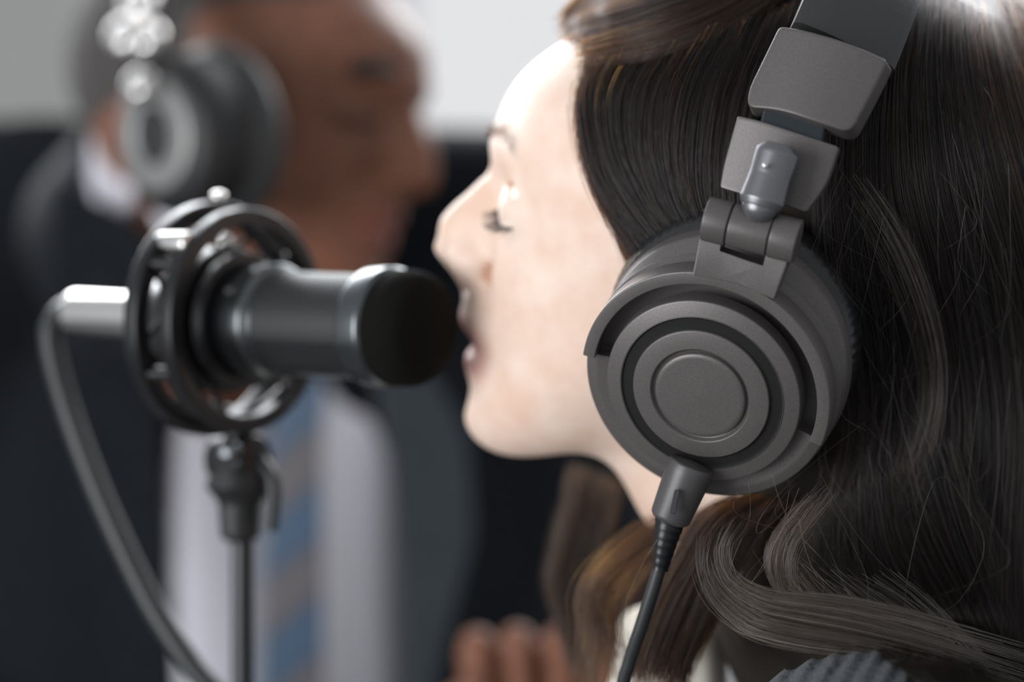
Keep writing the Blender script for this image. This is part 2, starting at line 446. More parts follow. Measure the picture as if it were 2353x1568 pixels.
# ------------------------------------------------------------------ the setting
def box(name, lo, hi, m, **k):
    x0, y0, z0 = lo; x1, y1, z1 = hi
    V = [(x, y, z) for x in (x0, x1) for y in (y0, y1) for z in (z0, z1)]
    Fc = [(0, 1, 3, 2), (4, 6, 7, 5), (0, 4, 5, 1), (2, 3, 7, 6), (0, 2, 6, 4), (1, 5, 7, 3)]
    return fixn(meshobj(name, V, Fc, m, k.get('parent'), smooth=False))
M_wall = mat('warm_grey_paint', (.46, .46, .43, 1), .9, noise=(3, (.44, .44, .41, 1), (.48, .48, .45, 1)))
M_floor = mat('grey_carpet', (.12, .12, .125, 1), .95, noise=(40, (.10, .10, .105, 1), (.14, .14, .145, 1)))
M_frame = mat('white_window_paint', (.75, .76, .77, 1), .6)
pane = bpy.data.materials.new('daylit_frosted_glass'); pane.use_nodes = True
nt = pane.node_tree; nt.nodes.clear(); em = nt.nodes.new('ShaderNodeEmission'); em.inputs[0].default_value = (.97, .975, 1.0, 1); em.inputs[1].default_value = .80
oo = nt.nodes.new('ShaderNodeOutputMaterial'); nt.links.new(em.outputs[0], oo.inputs[0])
WY = 3.2
tag(box('wall_back', (-3.2, WY, 0), (3.2, WY + .15, 3.0), M_wall), kind='structure')
tag(box('floor', (-3.2, -1.2, -.05), (3.2, WY + .15, 0), M_floor), kind='structure')
win = tag(box('window_1', (-.17, WY - .02, .75), (2.3, WY - .004, 2.2), M_frame), kind='structure')
box('window_pane', (-.13, WY - .028, .80), (2.26, WY - .021, 2.15), pane, parent=win)

# ------------------------------------------------------------------ woman: head, neck, body
Wf, WL, Wu = frame((-math.cos(math.radians(10)), math.sin(math.radians(10)), 0), 12, 16)
WC = P(1640, 800, .832) - WL * .070
Wprof = [(90, 76), (92.4, 60.5), (96, 44), (96.5, 37), (94, 30), (88, 20), (86, 0), (90, -10), (97.6, -17), (97.4, -24), (98.6, -28.5), (97.4, -33), (88, -38), (93, -43.5), (91.6, -47.5), (87, -54), (86.6, -60), (87.2, -68), (84, -76), (75, -82)]
Wnose = dict(ridge=[(91, 28, 5.0), (98.0, 16, 5.4), (102.8, 8.0, 5.6), (105.2, 1.2, 7.0), (102.3, -6.0, 6.2)], tip=(111.8, -1.0), w=10.5, mouth=(93.5, -38.2))
Weye = (77, 30, 22)
def toW(V, C, f, L, u): return C + V[:, 0:1] * f + V[:, 1:2] * L + V[:, 2:3] * u
def toL(p, C, f, L, u): d = np.asarray(p) - C; return np.array([d @ f, d @ L, d @ u])
nk0 = toL((.088, .905, CZ - .040), WC, Wf, WL, Wu); nk1 = toL((.180, .900, CZ - .155), WC, Wf, WL, Wu)
nk2 = toL((.20, .91, CZ - .24), WC, Wf, WL, Wu)
def w_extra(g, a, l, u):
    g = smin(g, cap(a, l, u, nk0, nk1, .047, .050), .022)
    g = smin(g, cap(a, l, u, nk1, nk2, .050, .066), .03)
    return g
person = empty('person', (.15, .90, .42))
tag(person, 'woman in grey headphones and charcoal ribbed sweater, eyes closed, speaking into the microphone', 'person')
V, Fc = surface_nets(head_field(Wprof, Wnose, Weye, extra=w_extra), (-.14, -.125, -.30), (.13, .125, .14), .0017)
lipm = np.exp(-(V[:, 1] / .021) ** 4) * np.exp(-(((V[:, 2] + .0385) / .0098)) ** 4) * (V[:, 0] > .07)
Vw = toW(V, WC, Wf, WL, Wu)
def skin_obj(name, V, Fc, lip, m, parent):
    o = bigmesh(name, V, Fc, m, parent); at = o.data.attributes.new('lips', 'FLOAT', 'POINT')
    if len(at.data) == len(lip): at.data.foreach_set('value', lip.astype(np.float32))
    return o
wbody = skin_obj('body', Vw, Fc, lipm, M_skin, person)
print('woman body', len(V))

# ---- hair underlayer: the mass the strands lie on
def w_hair(a, l, u):
    g = ell(a, l, u, (-.012, 0, .050), (.1065, .0835, .0865))
    cut = a - table([-.06, -.02, .015, .045, .07, .09, .12], [.018, .026, .041, .054, .064, .081, .116], .006)(u) + 0 * l
    g = smax(g, cut, .006)
    g = smax(g, .01 - u - .25 * a * 0 - .03, .03) 
    for p0, p1, r0, r1 in HV:
        g = smin(g, cap(a, l, u, toL(p0, WC, Wf, WL, Wu), toL(p1, WC, Wf, WL, Wu), r0, r1), .03)
    return g
R3 = lambda px, py, D: P(px, py, D)
HV = [(R3(2010, 700, .915), R3(2060, 1080, .90), .070, .062), (R3(2060, 1080, .90), R3(2120, 1500, .90), .062, .060),
      (R3(2240, 560, .93), R3(2330, 1100, .93), .080, .078), (R3(2330, 1100, .93), R3(2450, 1700, .93), .078, .08),
      (R3(1900, 1150, .90), R3(1880, 1420, .90), .040, .034)]
V, Fc = surface_nets(w_hair, (-.28, -.13, -.32), (.12, .14, .15), .003)
whair = bigmesh('hair', toW(V, WC, Wf, WL, Wu), Fc, M_hairbase, person)
print('hair base', len(V))

# ---- sweater and blouse
def w_sweater(X, Y, Z):
    Z = Z - CZ
    g = cap(X, Y, Z, (.170, .90, -.168), (.116, .768, -.161), .060, .058)
    g = smin(g, cap(X, Y, Z, (.118, .765, -.168), (.13, .72, -.21), .058, .055), .03)
    g = smin(g, cap(X, Y, Z, (.175, .90, -.175), (.16, 1.05, -.19), .060, .058), .03)
    g = smin(g, ell(X, Y, Z, (.175, .90, -.36), (.125, .175, .22)), .05)
    g = smin(g, ell(X, Y, Z, (.19, .90, -.62), (.13, .18, .25)), .06)
    g = smin(g, cap(X, Y, Z, (.13, .72, -.21), (.12, .70, -.46), .052, .042), .02)
    g = smin(g, cap(X, Y, Z, (.12, .70, -.46), (-.06, .80, -.50), .042, .032), .02)
    # ribs running over the shoulder
    d = np.array([.80, -.15, -.55]); d = d / np.linalg.norm(d)
    s = (X * d[0] + Y * d[1] + Z * d[2])
    rib = 0.0009 * np.sin(s * 2 * math.pi / .0052) 
    n_ = (X - Z * .3 + .4 * Y) * 2 * math.pi / .0026
    return (g - rib - .0003 * np.sin(n_)).astype(np.float32)
V, Fc = surface_nets(w_sweater, (.02, .62, CZ - .30), (.36, 1.10, CZ - .09), .0015)
sweater = bigmesh('sweater', V, Fc, M_knit, person)
def w_blouse(X, Y, Z):
    Z = Z - CZ
    g = cap(X, Y, Z, (.062, .925, -.118), (.050, .93, -.20), .022, .034)
    g = smin(g, cap(X, Y, Z, (.050, .93, -.20), (.085, .92, -.34), .034, .07), .02)
    return g + .0018 * np.sin(X * 260 + 2 * np.sin(Z * 60))
V, Fc = surface_nets(w_blouse, (-.03, .84, CZ - .42), (.17, 1.01, CZ - .07), .003)
bigmesh('blouse', V, Fc, M_cream, person)

# ------------------------------------------------------------------ woman's headphones
hp = empty('headphones', tuple(P(1700, 850, .84)))
tag(hp, 'matte gunmetal over-ear headphones with ringed cup on the woman', 'headphones')
def smart(name, parts, m, parent, sharp=35):
    V, Fc = merge(parts) if isinstance(parts, list) else parts
    return fixn(meshobj(name, V, Fc, m, parent, sharp=sharp))
cn = nrm((-.355, -.83, -.43))
c0 = P(1613, 902, .79)
e_ = np.array([0, 0, CZ])
wp = np.array([510., (-.355 * 510 + .43 * 183) / .83, -183.]); wp = nrm(wp - cn * (wp @ cn)); cu = nrm(np.cross(wp, cn)); cu = cu if cu[2] > 0 else -cu
def L_(prof, **k): return lathe(prof, c0, cn, up=cu, **k)
cup = smart('ear_cup', [L_(rprof([(.0200, -.0110), (.0390, -.0110), (.0405, -.0120), (.0430, -.0150), (.030, -.0152)], .0006))], M_gun, hp)
ov = lambda h: (1.0, 1.0 + .095 * min(1, max(0, (-h - .014) / .008)))
smart('rear_housing', [L_(rprof([(.034, -.0150), (.0395, -.0165), (.0425, -.0225), (.0432, -.0275), (.0415, -.0300), (.03, -.0300)], .0009), oval=ov)], M_gun, cup)
pp = [(.0400 + .0042 * math.sin(math.pi * t) ** .6 - .012 * max(0, t - .75), -.0300 - .019 * t) for t in np.linspace(0, 1, 16)] + [(.024, -.049), (.022, -.040)]
Vp, Fp = lathe(pp, c0 - wp * .0012 + cu * .0008, cn, up=cu, seg=360, oval=ov)
Vp = np.array(Vp); pc = c0 + cn * -.04
for i in range(len(Vp)):                                            # gathered wrinkles round the cushion
    ang = 2 * math.pi * (i % 360) / 360; j = i // 360
    if 1 < j < 15:
        d = Vp[i] - pc; d = d - cn * (d @ cn); Vp[i] -= nrm(d) * .00020 * (1 + math.sin(ang * 84 + 1.2 * math.sin(ang * 9))) * math.sin(math.pi * j / 16)
smart('ear_pad', (Vp, Fp), M_pad, hp, sharp=80)
# round plate with its rings
smart('cup_plate', [L_(rprof([(.0275, .0010), (.0329, -.0002), (.0331, -.0060), (.031, -.0085), (.020, -.0085)], .0006))], M_gun, hp)
smart('black_ring', [L_(rprof([(.0278, .0011), (.0270, .0003), (.0236, .0008), (.0228, .0019)], .0004))], M_ringblk, hp)
smart('inner_ring', [L_(rprof([(.0235, .0005), (.0230, .0020), (.0169, .0028), (.0161, .0014), (.0150, .0010)], .0003))], M_gun, hp)
smart('centre_disc', [L_(rprof([(.0156, .0010), (.0152, .0026), (.0140, .0030), (.0001, .0034)], .0005))], M_gun, hp)
# yoke: arched fork over the cup
a_r = math.radians(-7); a_l = math.radians(184)
sec = rprof([(.0380, -.0015), (.0423, -.0018), (.0425, -.0100), (.0384, -.0102)], .0005, closed=True, n=3)
sec.append(sec[0])
Va, Fa = lathe(sec, c0, cn, up=cu, seg=120, a0=a_r, a1=a_l)
k = 121; S = len(sec) - 1
Fa.append(tuple(j * k for j in range(S))); Fa.append(tuple(j * k + 120 for j in range(S))[::-1])
yoke = smart('yoke', (Va, Fa), M_gun, hp)
sec2 = rprof([(.0300, -.0060), (.0385, -.0052), (.0421, -.0064), (.0428, -.0120), (.0300, -.0125)], .0006, closed=True, n=3); sec2.append(sec2[0])
Va, Fa = lathe(sec2, c0, cn, up=cu, seg=120, a0=a_l + .006, a1=a_r + 2 * math.pi - .006)
S = len(sec2) - 1; Fa.append(tuple(j * k for j in range(S))); Fa.append(tuple(j * k + 120 for j in range(S))[::-1])
smart('lower_rim', (Va, Fa), M_gun, cup)
Dh = .762
hn = nrm((-.30, -.93, -.22))
rf = (1700, 600); hk = dict(rnd=.0003, bev=.0004, ref=rf)
smart('yoke_block', [slab([(1612, 520), (1658, 538), (1651, 576), (1756, 612), (1766, 570), (1816, 582), (1805, 618), (1778, 689), (1735, 669), (1690, 652), (1645, 642), (1591, 633)], Dh + .003, hn, .0075, rnd=.0003, bev=.0004, ref=(1700, 600), flat=True)], M_gun, yoke)
# hinge barrels
A3, B3 = P(1622, 502, Dh + .0045), P(1834, 556, Dh - .002)
hax = nrm(B3 - A3); HL = np.linalg.norm(B3 - A3)
def barrel(t0, t1, r=.0071): return lathe(rprof([(.0002, t0 * HL), (r, t0 * HL), (r, t1 * HL), (.0002, t1 * HL)], .0005), A3, hax, seg=48, up=-hn)
smart('hinge_knuckle', [barrel(0, .262)], M_gun, yoke)
smart('hinge_knuckle', [barrel(.72, 1.0)], M_gun, yoke)
smart('hinge_core', [barrel(.275, .707, .0070)], M_gun, hp)
# connecting neck between knuckles and block
sn = nrm((-.30, -.95, .02))
slider = smart('slider_plate', [slab([(1692, 265), (1746, 277), (1925, 336), (1896, 425), (1850, 488), (1800, 471), (1698, 445), (1652, 430), (1660, 380)], Dh + .0055, sn, .0042, [.0008, .02, .0012, .01, .001, .02, .02, .0008, .02], .0005, bulge=.0020)], M_gun, hp)
# swivel stem
q0, q1 = P(1787, 348, Dh - .0045), P(1750, 462, Dh - .0050); sax = nrm(q1 - q0); SL = np.linalg.norm(q1 - q0)
def ovs(h): return (1.0, .80)
smart('swivel_stem', [lathe(rprof([(.0002, -.0022), (.0050, -.0020), (.0069, .0002), (.0070, .0012), (.0067, SL * .5), (.0072, SL - .0012), (.0073, SL), (.0062, SL + .0022), (.0002, SL + .0024)], .0003), q0, sax, seg=64, up=-sn, oval=ovs)], M_gun2, slider)
smart('swivel_tip', [lathe([(.0058 * math.cos(t), SL + .0016 + .0052 * math.sin(t)) for t in np.linspace(0, math.pi / 2 - .02, 12)], q0, sax, seg=48, up=-sn, oval=ovs)], M_gun2, slider)
smart('locating_dot', [lathe([(.0009 * math.cos(t), .0009 * math.sin(t)) for t in np.linspace(0, math.pi / 2 - .02, 6)], P(1758, 381, Dh - .0114), np.array([-.1, -1, .0]), seg=20)], M_silver, slider)  # silver instead of gunmetal, standing in for the bump's highlight
# steel strip between slider and band end
smart('steel_strip', [slab([(1758, 235), (1900, 275), (1886, 345), (1742, 300)], Dh + .0068, nrm((-.30, -.95, .08)), .0010, .0003, .0003)], M_steel, hp)
bn = nrm((-.27, -.93, .20))
smart('band_end_cap', [slab([(1787, 54), (1840, 66), (1940, 95), (2036, 130), (2004, 196), (1950, 300), (1870, 278), (1790, 252), (1712, 240), (1716, 196)], Dh + .0035, bn, .0095, [.0016, .02, .02, .0016, .02, .0035, .02, .02, .003, .01], .0007, bulge=.0040, taper=-.0006)], M_gun, hp)
# leather covered band: swept rounded section over the head
bO = np.array([.0895, .882, CZ + .058]); bT = nrm((.43, 0, .90)); bR, bH = .108, .094
bW = nrm(np.cross(bT, (0, -1, 0)))
if bW[0] < 0: bW = -bW
Vb, Fb = [], []
ths = np.radians(np.linspace(25, 164, 60)); secb = []
for x, y in [(-.0180, -.004), (-.0180, .0035), (-.0155, .0050), (-.006, .0058), (.006, .0058), (.0155, .0050), (.0180, .0035), (.0180, -.004), (.016, -.0065), (0, -.0085), (-.016, -.0065)]: secb.append((x, y))
for th in ths:
    p = bO + np.array([0, -1, 0]) * bR * math.cos(th) + bT * bH * math.sin(th)
    nn_ = nrm(np.array([0, -1, 0]) * math.cos(th) / bR + bT * math.sin(th) / bH)
    for x, y in secb: Vb.append(p + bW * x + nn_ * y)
ks = len(secb)
for i in range(len(ths) - 1):
    for j in range(ks): Fb.append((i * ks + j, i * ks + (j + 1) % ks, (i + 1) * ks + (j + 1) % ks, (i + 1) * ks + j))
Fb.append(tuple(range(ks))); Fb.append(tuple((len(ths) - 1) * ks + j for j in range(ks)))
smart('headband', (Vb, Fb), M_leather, hp, sharp=50)
# plug, strain relief and cord
k0, k1 = P(1583, 1085, .800), P(1540, 1190, .803); kax = nrm(k1 - k0); KL = np.linalg.norm(k1 - k0)
plug = smart('cable_plug', [lathe(rprof([(.0002, -.004), (.0077, -.003), (.0080, .0), (.0068, KL), (.0055, KL + .0012), (.0002, KL + .0014)], .0007), k0, kax, seg=48)], mat('grey_plug_plastic', (.075, .072, .072, 1), .4, .2), hp)
smart('plug_slot', [slab([(1550, 1125), (1562, 1128), (1551, 1183), (1538, 1180)], .7915, (-.2, -1, .05), .001, .0006, .0002)], M_blk, plug)
sr = spline([P(1544, 1180, .803), P(1530, 1240, .803), P(1516, 1310, .804)], 12)
smart('strain_relief', [tube(sr, [.0055 - .0028 * t + .00012 * math.sin(t * 45) for t in np.linspace(0, 1, len(sr))], 24)], M_blkgloss, plug)
cb = spline([P(1517, 1300, .804), P(1496, 1370, .806), P(1470, 1450, .81), P(1447, 1520, .815), P(1430, 1600, .82), P(1440, 1800, .83), P(1500, 2300, .84)], 14)
smart('cable', [tube(cb, .0023, 20)], M_rubber, hp)

# ------------------------------------------------------------------ microphone
mt, mr = P(987, 757, .885), P(250, 722, .985)
max_ = nrm(mt - mr); ML = np.linalg.norm(mt - mr)
mic = empty('microphone', tuple((mt + mr) / 2))
tag(mic, 'black studio microphone held sideways at the woman\'s mouth', 'microphone')
def at(x):                                                           # axial position whose image column is x
    lo, hi = -.02, ML + .01
    for _ in range(40):
        m_ = (lo + hi) / 2; q = mr + max_ * m_
        if 1176.5 + q[0] / q[1] * FPX < x: lo = m_
        else: hi = m_
    return lo
def mlathe(prof, **k): return lathe([(r, h) for r, h in prof], mr, max_, **k)
xg0, xg1 = at(655), at(850); xr1 = at(905)
mb = smart('body', [mlathe(rprof([(.0002, at(385)), (.0165, at(390)), (.0195, at(430)), (.0200, at(560)), (.0208, at(575)), (.0208, at(640)), (.0198, xg0), (.0190, xg0)], .0006))], M_mic, mic)
smart('collar_ring', [mlathe(rprof([(.0200, at(588)), (.0226, at(592)), (.0226, at(640)), (.0200, at(646))], .0010))], M_chrome, mic)
gu = mlathe([(.0196, xg0 + (xg1 - xg0) * i / 10) for i in range(11)], seg=96)
gr = smart('grille', [gu], M_grille, mic, sharp=None)
at_ = gr.data.attributes.new('guv', 'FLOAT_VECTOR', 'POINT')
at_.data.foreach_set('vector', np.array([[(i % 96) / 96 * 2 * math.pi * .0196, xg0 + (xg1 - xg0) * (i // 96) / 10, 0] for i in range(96 * 11)], np.float32).ravel())
# solid spine along the lower side of the grille, and the seam
n_, u_, w_ = basis(max_, (0, 0, 1))
smart('spine', [mlathe(rprof([(.0199, xg0), (.0202, xg0 + .002), (.0202, xg1 - .002), (.0199, xg1)], .0004), a0=math.radians(200), a1=math.radians(395), seg=60)], M_mic, mic)
smart('head_ring', [mlathe(rprof([(.0198, xg1), (.0222, xg1 + .0015), (.0228, xr1), (.0212, xr1 + .0015)], .0008))], M_chrome, mic)
smart('foam_head', [mlathe(rprof([(.0205, xr1 - .002), (.0217, xr1 + .001), (.0217, ML - .007), (.0190, ML - .001), (.0120, ML + .002), (.0002, ML + .003)], .0035, n=6))], M_foam, mic)

# ------------------------------------------------------------------ shock mount
sm = empty('shock_mount', tuple(mr + max_ * at(520)))
tag(sm, 'black shock mount cradle with two large rings gripping the microphone', 'microphone mount')
def ringpath(s, R, n=64, up=(0, 0, 1), off=(0, 0)):
    return [mr + max_ * s + (w_ * (math.cos(t) * R + off[0]) + u_ * (math.sin(t) * R + off[1])) for t in np.linspace(0, 2 * math.pi, n, endpoint=False)]
def flatring(s, R, thick, wid):
    return mlathe([(r, h) for r, h in (lambda q: q + [q[0]])(rprof([(R - thick / 2, s - wid / 2), (R + thick / 2, s - wid / 2), (R + thick / 2, s + wid / 2), (R - thick / 2, s + wid / 2)], .0012, closed=True))])
s1, s2 = at(492), at(562)
smart('outer_ring', [flatring(s1, .0425, .0075, .0070)], M_blkgloss, sm)
smart('outer_ring', [flatring(s2, .0405, .0065, .0065)], M_blkgloss, sm)
for a in (75, 150, 210, 285, 345, 35):
    t = math.radians(a); d = w_ * math.cos(t) + u_ * math.sin(t)
    smart('cage_bar', [tube([mr + max_ * s1 + d * .0425, mr + max_ * (s1 + (s2 - s1) * .5) + d * .0415, mr + max_ * s2 + d * .0405], .0030, 12)], M_blkgloss, sm)
smart('inner_clamp', [flatring(at(500), .0245, .0080, .0150)], M_blkgloss, sm)
smart('inner_clamp', [flatring(at(560), .0235, .0060, .0060)], M_blkgloss, sm)
for i in range(8):
    t = 2 * math.pi * (i + .3) / 8; t2 = t + .38 * (1 if i % 2 else -1)
    d1 = w_ * math.cos(t) + u_ * math.sin(t); d2 = w_ * math.cos(t2) + u_ * math.sin(t2)
    smart('elastic_band', [tube([mr + max_ * s1 + d1 * .0400, mr + max_ * at(500) + d2 * .0262], .0014, 10)], M_rubber, sm)
def knob(px, py, D, ax, r, h, m=M_silver, name='thumb_screw'):
    return smart(name, [lathe(rprof([(.0002, 0), (r, 0), (r, h), (r * .6, h + r * .3), (.0002, h + r * .35)], r * .3), P(px, py, D), ax, seg=32)], m, sm)
knob(440, 561, .915, -max_, .0046, .0155)
knob(375, 925, .930, -max_, .0030, .0030)
knob(503, 458, .935, (0, -.3, 1), .0030, .0022)
knob(425, 640, .945, (-.2, -1, .3), .0030, .003); knob(480, 655, .945, (-.2, -1, .3), .0036, .004); knob(520, 560, .95, (-.2, -.8, .6), .0034, .003)
# bracket to the stand
smart('bracket', [tube(spline([P(400, 850, .975), P(440, 925, .972), P(520, 955, .970), P(600, 950, .966), P(660, 905, .960)], 8), .0042, 16), tube([P(560, 950, .969), P(545, 1020, .972)], .0060, 20)], M_blkgloss, sm)

# ------------------------------------------------------------------ microphone stand
SX = P(557, 1250, .975)
st = empty('microphone_stand', (SX[0], SX[1], 0))
tag(st, 'slim black floor stand rising under the shock mount', 'microphone stand')
def zlathe(prof, x, y, **k): return lathe(prof, (x, y, 0), (0, 0, 1), up=(0, 1, 0), **k)
zt = P(557, 1060, .975)[2]
zc = P(557, 1235, .975)[2]
smart('pole', [zlathe([(.0046, .02), (.0046, zt)], SX[0], SX[1], seg=32)], M_mic, st)
smart('clutch', [zlathe(rprof([(.0046, zc - .002), (.0080, zc), (.0088, zc + .014), (.0135, zc + .020), (.0140, zt - .010), (.0105, zt), (.0040, zt + .004)], .0015), SX[0] - .001, SX[1], seg=32)], M_blk, st)
smart('swivel_joint', [lathe(rprof([(.0002, -.011), (.0105, -.010), (.0105, .010), (.0002, .011)], .002), P(548, 1055, .975), (.8, -.6, 0), seg=32)], M_blkgloss, st)
smart('swivel_knob', [lathe(rprof([(.0002, 0), (.0042, 0), (.0042, .006), (.0002, .007)], .001), P(535, 1036, .962), (-.4, -1, .2), seg=24)], M_chrome, st)
smart('lever', [tube(spline([P(600, 1060, .970), P(628, 1110, .965), P(622, 1220, .965)], 8), .0030, 12)], M_cord, st)
smart('foot', [zlathe(rprof([(.0002, 0), (.13, 0), (.13, .012), (.03, .022), (.0002, .024)], .004), SX[0], SX[1], seg=64)], M_mic, st)

# ------------------------------------------------------------------ microphone cable
mc = empty('microphone_cable', tuple(P(250, 722, .985)))
tag(mc, 'dark cable with silver connector plugged into the back of the microphone', 'cable')
conn = smart('connector', [mlathe(rprof([(.0002, at(392)), (.0093, at(390)), (.0096, at(345)), (.0092, at(335)), (.0092, at(175)), (.0080, at(165)), (.0002, at(160))], .0008))], M_silver, mc)
pb = spline([mr + max_ * at(172), P(140, 728, 1.0), P(118, 760, 1.003), P(126, 830, 1.004), P(160, 950, 1.004), P(215, 1100, 1.0), P(280, 1250, .995), P(355, 1400, .99), P(440, 1530, .985), P(560, 1700, .98), P(600, 2100, .98), P(560, 3500, 1.0)], 10)
smart('boot', [tube(pb[:19], [.0082 - .004 * t for t in np.linspace(0, 1, 19)], 20)], M_cord, conn)
smart('cord', [tube(pb[12:], .0048, 16)], M_cord, mc)

# ------------------------------------------------------------------ man
Mf, ML_, Mu = frame((math.cos(math.radians(24)), -math.sin(math.radians(24)), 0), 4, -5)
Mprof = [(93, 76), (96, 60), (98, 46), (99, 38), (94, 29), (88, 20), (86, 0), (90, -10), (98, -18), (97, -25), (99, -30), (98, -35), (93, -39), (95, -45), (92, -50), (88, -56), (89, -62), (91, -70), (88, -80), (78, -86)]
Mnose = dict(ridge=[(92, 29, 6.5), (99.0, 18, 6.6), (106, 6, 7.4), (108.5, -5.0, 9.2)], tip=(116.5, -5.5), w=14.0, mouth=(95.5, -39.5))
MS = 1.08
MCn = P(1002, 392, 1.40) - Mf * .1175 * MS - Mu * -.0055 * MS
mk0, mk1, mk2 = (toL(q, MCn, Mf, ML_, Mu) for q in (MCn + np.array([-.03, .03, -.05]), P(565, 600, 1.58), P(580, 820, 1.64)))
def m_extra(g, a, l, u):
    g = smin(g, cap(a, l, u, mk0, mk1, .058, .052), .02); g = smin(g, cap(a, l, u, mk1, mk2, .058, .07), .03); return g
man = empty('person', (MCn[0] - .08, 1.62, .42))
tag(man, 'man in navy suit, pale shirt and striped blue tie, wearing headphones, looking down', 'person')
V, Fc = surface_nets(head_field(Mprof, Mnose, (76, 32, 20), male=True, scale=MS, extra=m_extra), (-.16, -.14, -.32), (.145, .14, .15), .003)
lm = np.exp(-(V[:, 1] / .023) ** 4) * np.exp(-(((V[:, 2] + .043) / .010)) ** 4) * (V[:, 0] > .07)
skin_obj('body', toW(V, MCn, Mf, ML_, Mu), Fc, lm, M_skin2, man)
def m_hair(a, l, u):
    g = ell(a, l, u, (-.012, 0, .053), (.1125, .0835, .0925))
    g = smax(g, a - table([-.06, -.02, .03, .06, .09, .12], [.012, .028, .050, .062, .070, .080], .006)(u), .006)
    return smax(g, -.045 - u, .01)
V, Fc = surface_nets(m_hair, (-.14, -.10, -.08), (.12, .10, .16), .003)
mh = bigmesh('hair', toW(V, MCn, Mf, ML_, Mu), Fc, mat('grey_brown_hair', (.05, .042, .036, 1), .8, noise=(200, (.03, .025, .022, 1), (.10, .09, .085, 1)), bump=(300, .8, .002)), man)
# clothes
TX, TY = P(560, 1000, 1.60)[0], 1.66
def m_jacket(X, Y, Z):
    Z = Z - CZ
    g = ell(X, Y, Z, (TX, TY + .03, -.23), (.235, .135, .30))
    g = smin(g, cap(X, Y, Z, (TX - .18, TY + .03, .098), (TX + .16, TY + .04, .092), .058, .058), .06)
    g = smin(g, cap(X, Y, Z, (TX - .14, TY + .03, .110), (TX - .07, TY + .05, .130), .055, .045), .05)
    g = smin(g, cap(X, Y, Z, (TX + .19, TY + .05, .050), (TX + .25, TY - .04, -.22), .060, .052), .04)
    g = smin(g, cap(X, Y, Z, (TX + .25, TY - .04, -.22), (TX + .20, TY - .26, -.30), .050, .042), .03)
    g = smin(g, cap(X, Y, Z, (TX - .21, TY + .03, .050), (TX - .28, TY - .02, -.22), .062, .052), .04)
    g = smin(g, cap(X, Y, Z, (TX - .28, TY - .02, -.22), (TX - .14, TY - .24, -.34), .050, .042), .03)
    g = smin(g, ell(X, Y, Z, (TX, TY + .04, -.58), (.20, .14, .22)), .06)
    # open front
    xl = TX - .055 + (.02) * 0; 
    o = np.maximum(np.abs(X - (TX + .025)) - (.078 - .25 * np.clip(Z + .02, 0, .2)), Y - (TY - .055))
    return smax(g, -o, .008)
V, Fc = surface_nets(m_jacket, (TX - .36, 1.36, CZ - .80), (TX + .34, 1.88, CZ + .15), .006)
bigmesh('jacket', V, Fc, M_dknavy, man)
def m_shirt(X, Y, Z):
    Z = Z - CZ
    g = ell(X, Y, Z, (TX + .02, TY + .035, -.23), (.150, .125, .31))
    g = smin(g, cap(X, Y, Z, (TX - .08, TY + .04, .055), (TX + .07, TY + .04, .055), .050, .050), .05)
    g = smin(g, ell(X, Y, Z, (TX, TY + .04, -.56), (.17, .125, .2)), .06)
    return g + .002 * np.sin(X * 150 + 6 * Z)
V, Fc = surface_nets(m_shirt, (TX - .24, 1.44, CZ - .78), (TX + .26, 1.86, CZ + .13), .006)
bigmesh('shirt', V, Fc, M_shirt, man)
# collar of the shirt round the neck
nb0 = P(478, 400, 1.50); nax = nrm(MCn + np.array([-.02, .03, 0]) - nb0)
smart('shirt_collar', [lathe(rprof([(.073, -.060), (.070, .016), (.067, .022), (.064, .016), (.066, -.060)], .002), nb0, nax, seg=64)], M_shirt, man)
smart('jacket_collar', [lathe(rprof([(.092, -.095), (.079, -.018), (.076, -.014), (.073, -.018), (.080, -.095)], .003), nb0, nax, seg=64)], M_dknavy, man)
def plate(name, pts, D0, n, thick, m, parent, rnd=.01, **k): return smart(name, [slab(pts, D0, n, thick, rnd, .0015, **k)], m, parent)
plate('collar_wing', [(330, 385), (400, 395), (440, 500), (425, 600), (350, 500)], 1.39, (-.3, -1, .3), .006, M_shirt, man)
plate('collar_wing', [(205, 215), (265, 235), (300, 330), (305, 480), (240, 500), (205, 380)], 1.44, (-.5, -1, .3), .006, M_shirt, man)
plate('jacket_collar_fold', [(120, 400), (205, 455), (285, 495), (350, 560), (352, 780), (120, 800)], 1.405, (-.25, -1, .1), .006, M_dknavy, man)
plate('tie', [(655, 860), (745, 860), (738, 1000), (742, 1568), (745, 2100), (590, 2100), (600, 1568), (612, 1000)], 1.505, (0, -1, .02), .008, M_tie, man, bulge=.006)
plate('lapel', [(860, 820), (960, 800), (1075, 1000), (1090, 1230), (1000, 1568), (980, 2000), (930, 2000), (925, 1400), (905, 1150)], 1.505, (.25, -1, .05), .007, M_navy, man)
plate('lapel', [(190, 450), (300, 460), (345, 700), (372, 1100), (400, 1568), (400, 2000), (300, 2000), (240, 1400), (170, 1000)], 1.49, (-.25, -1, .05), .007, M_dknavy, man)
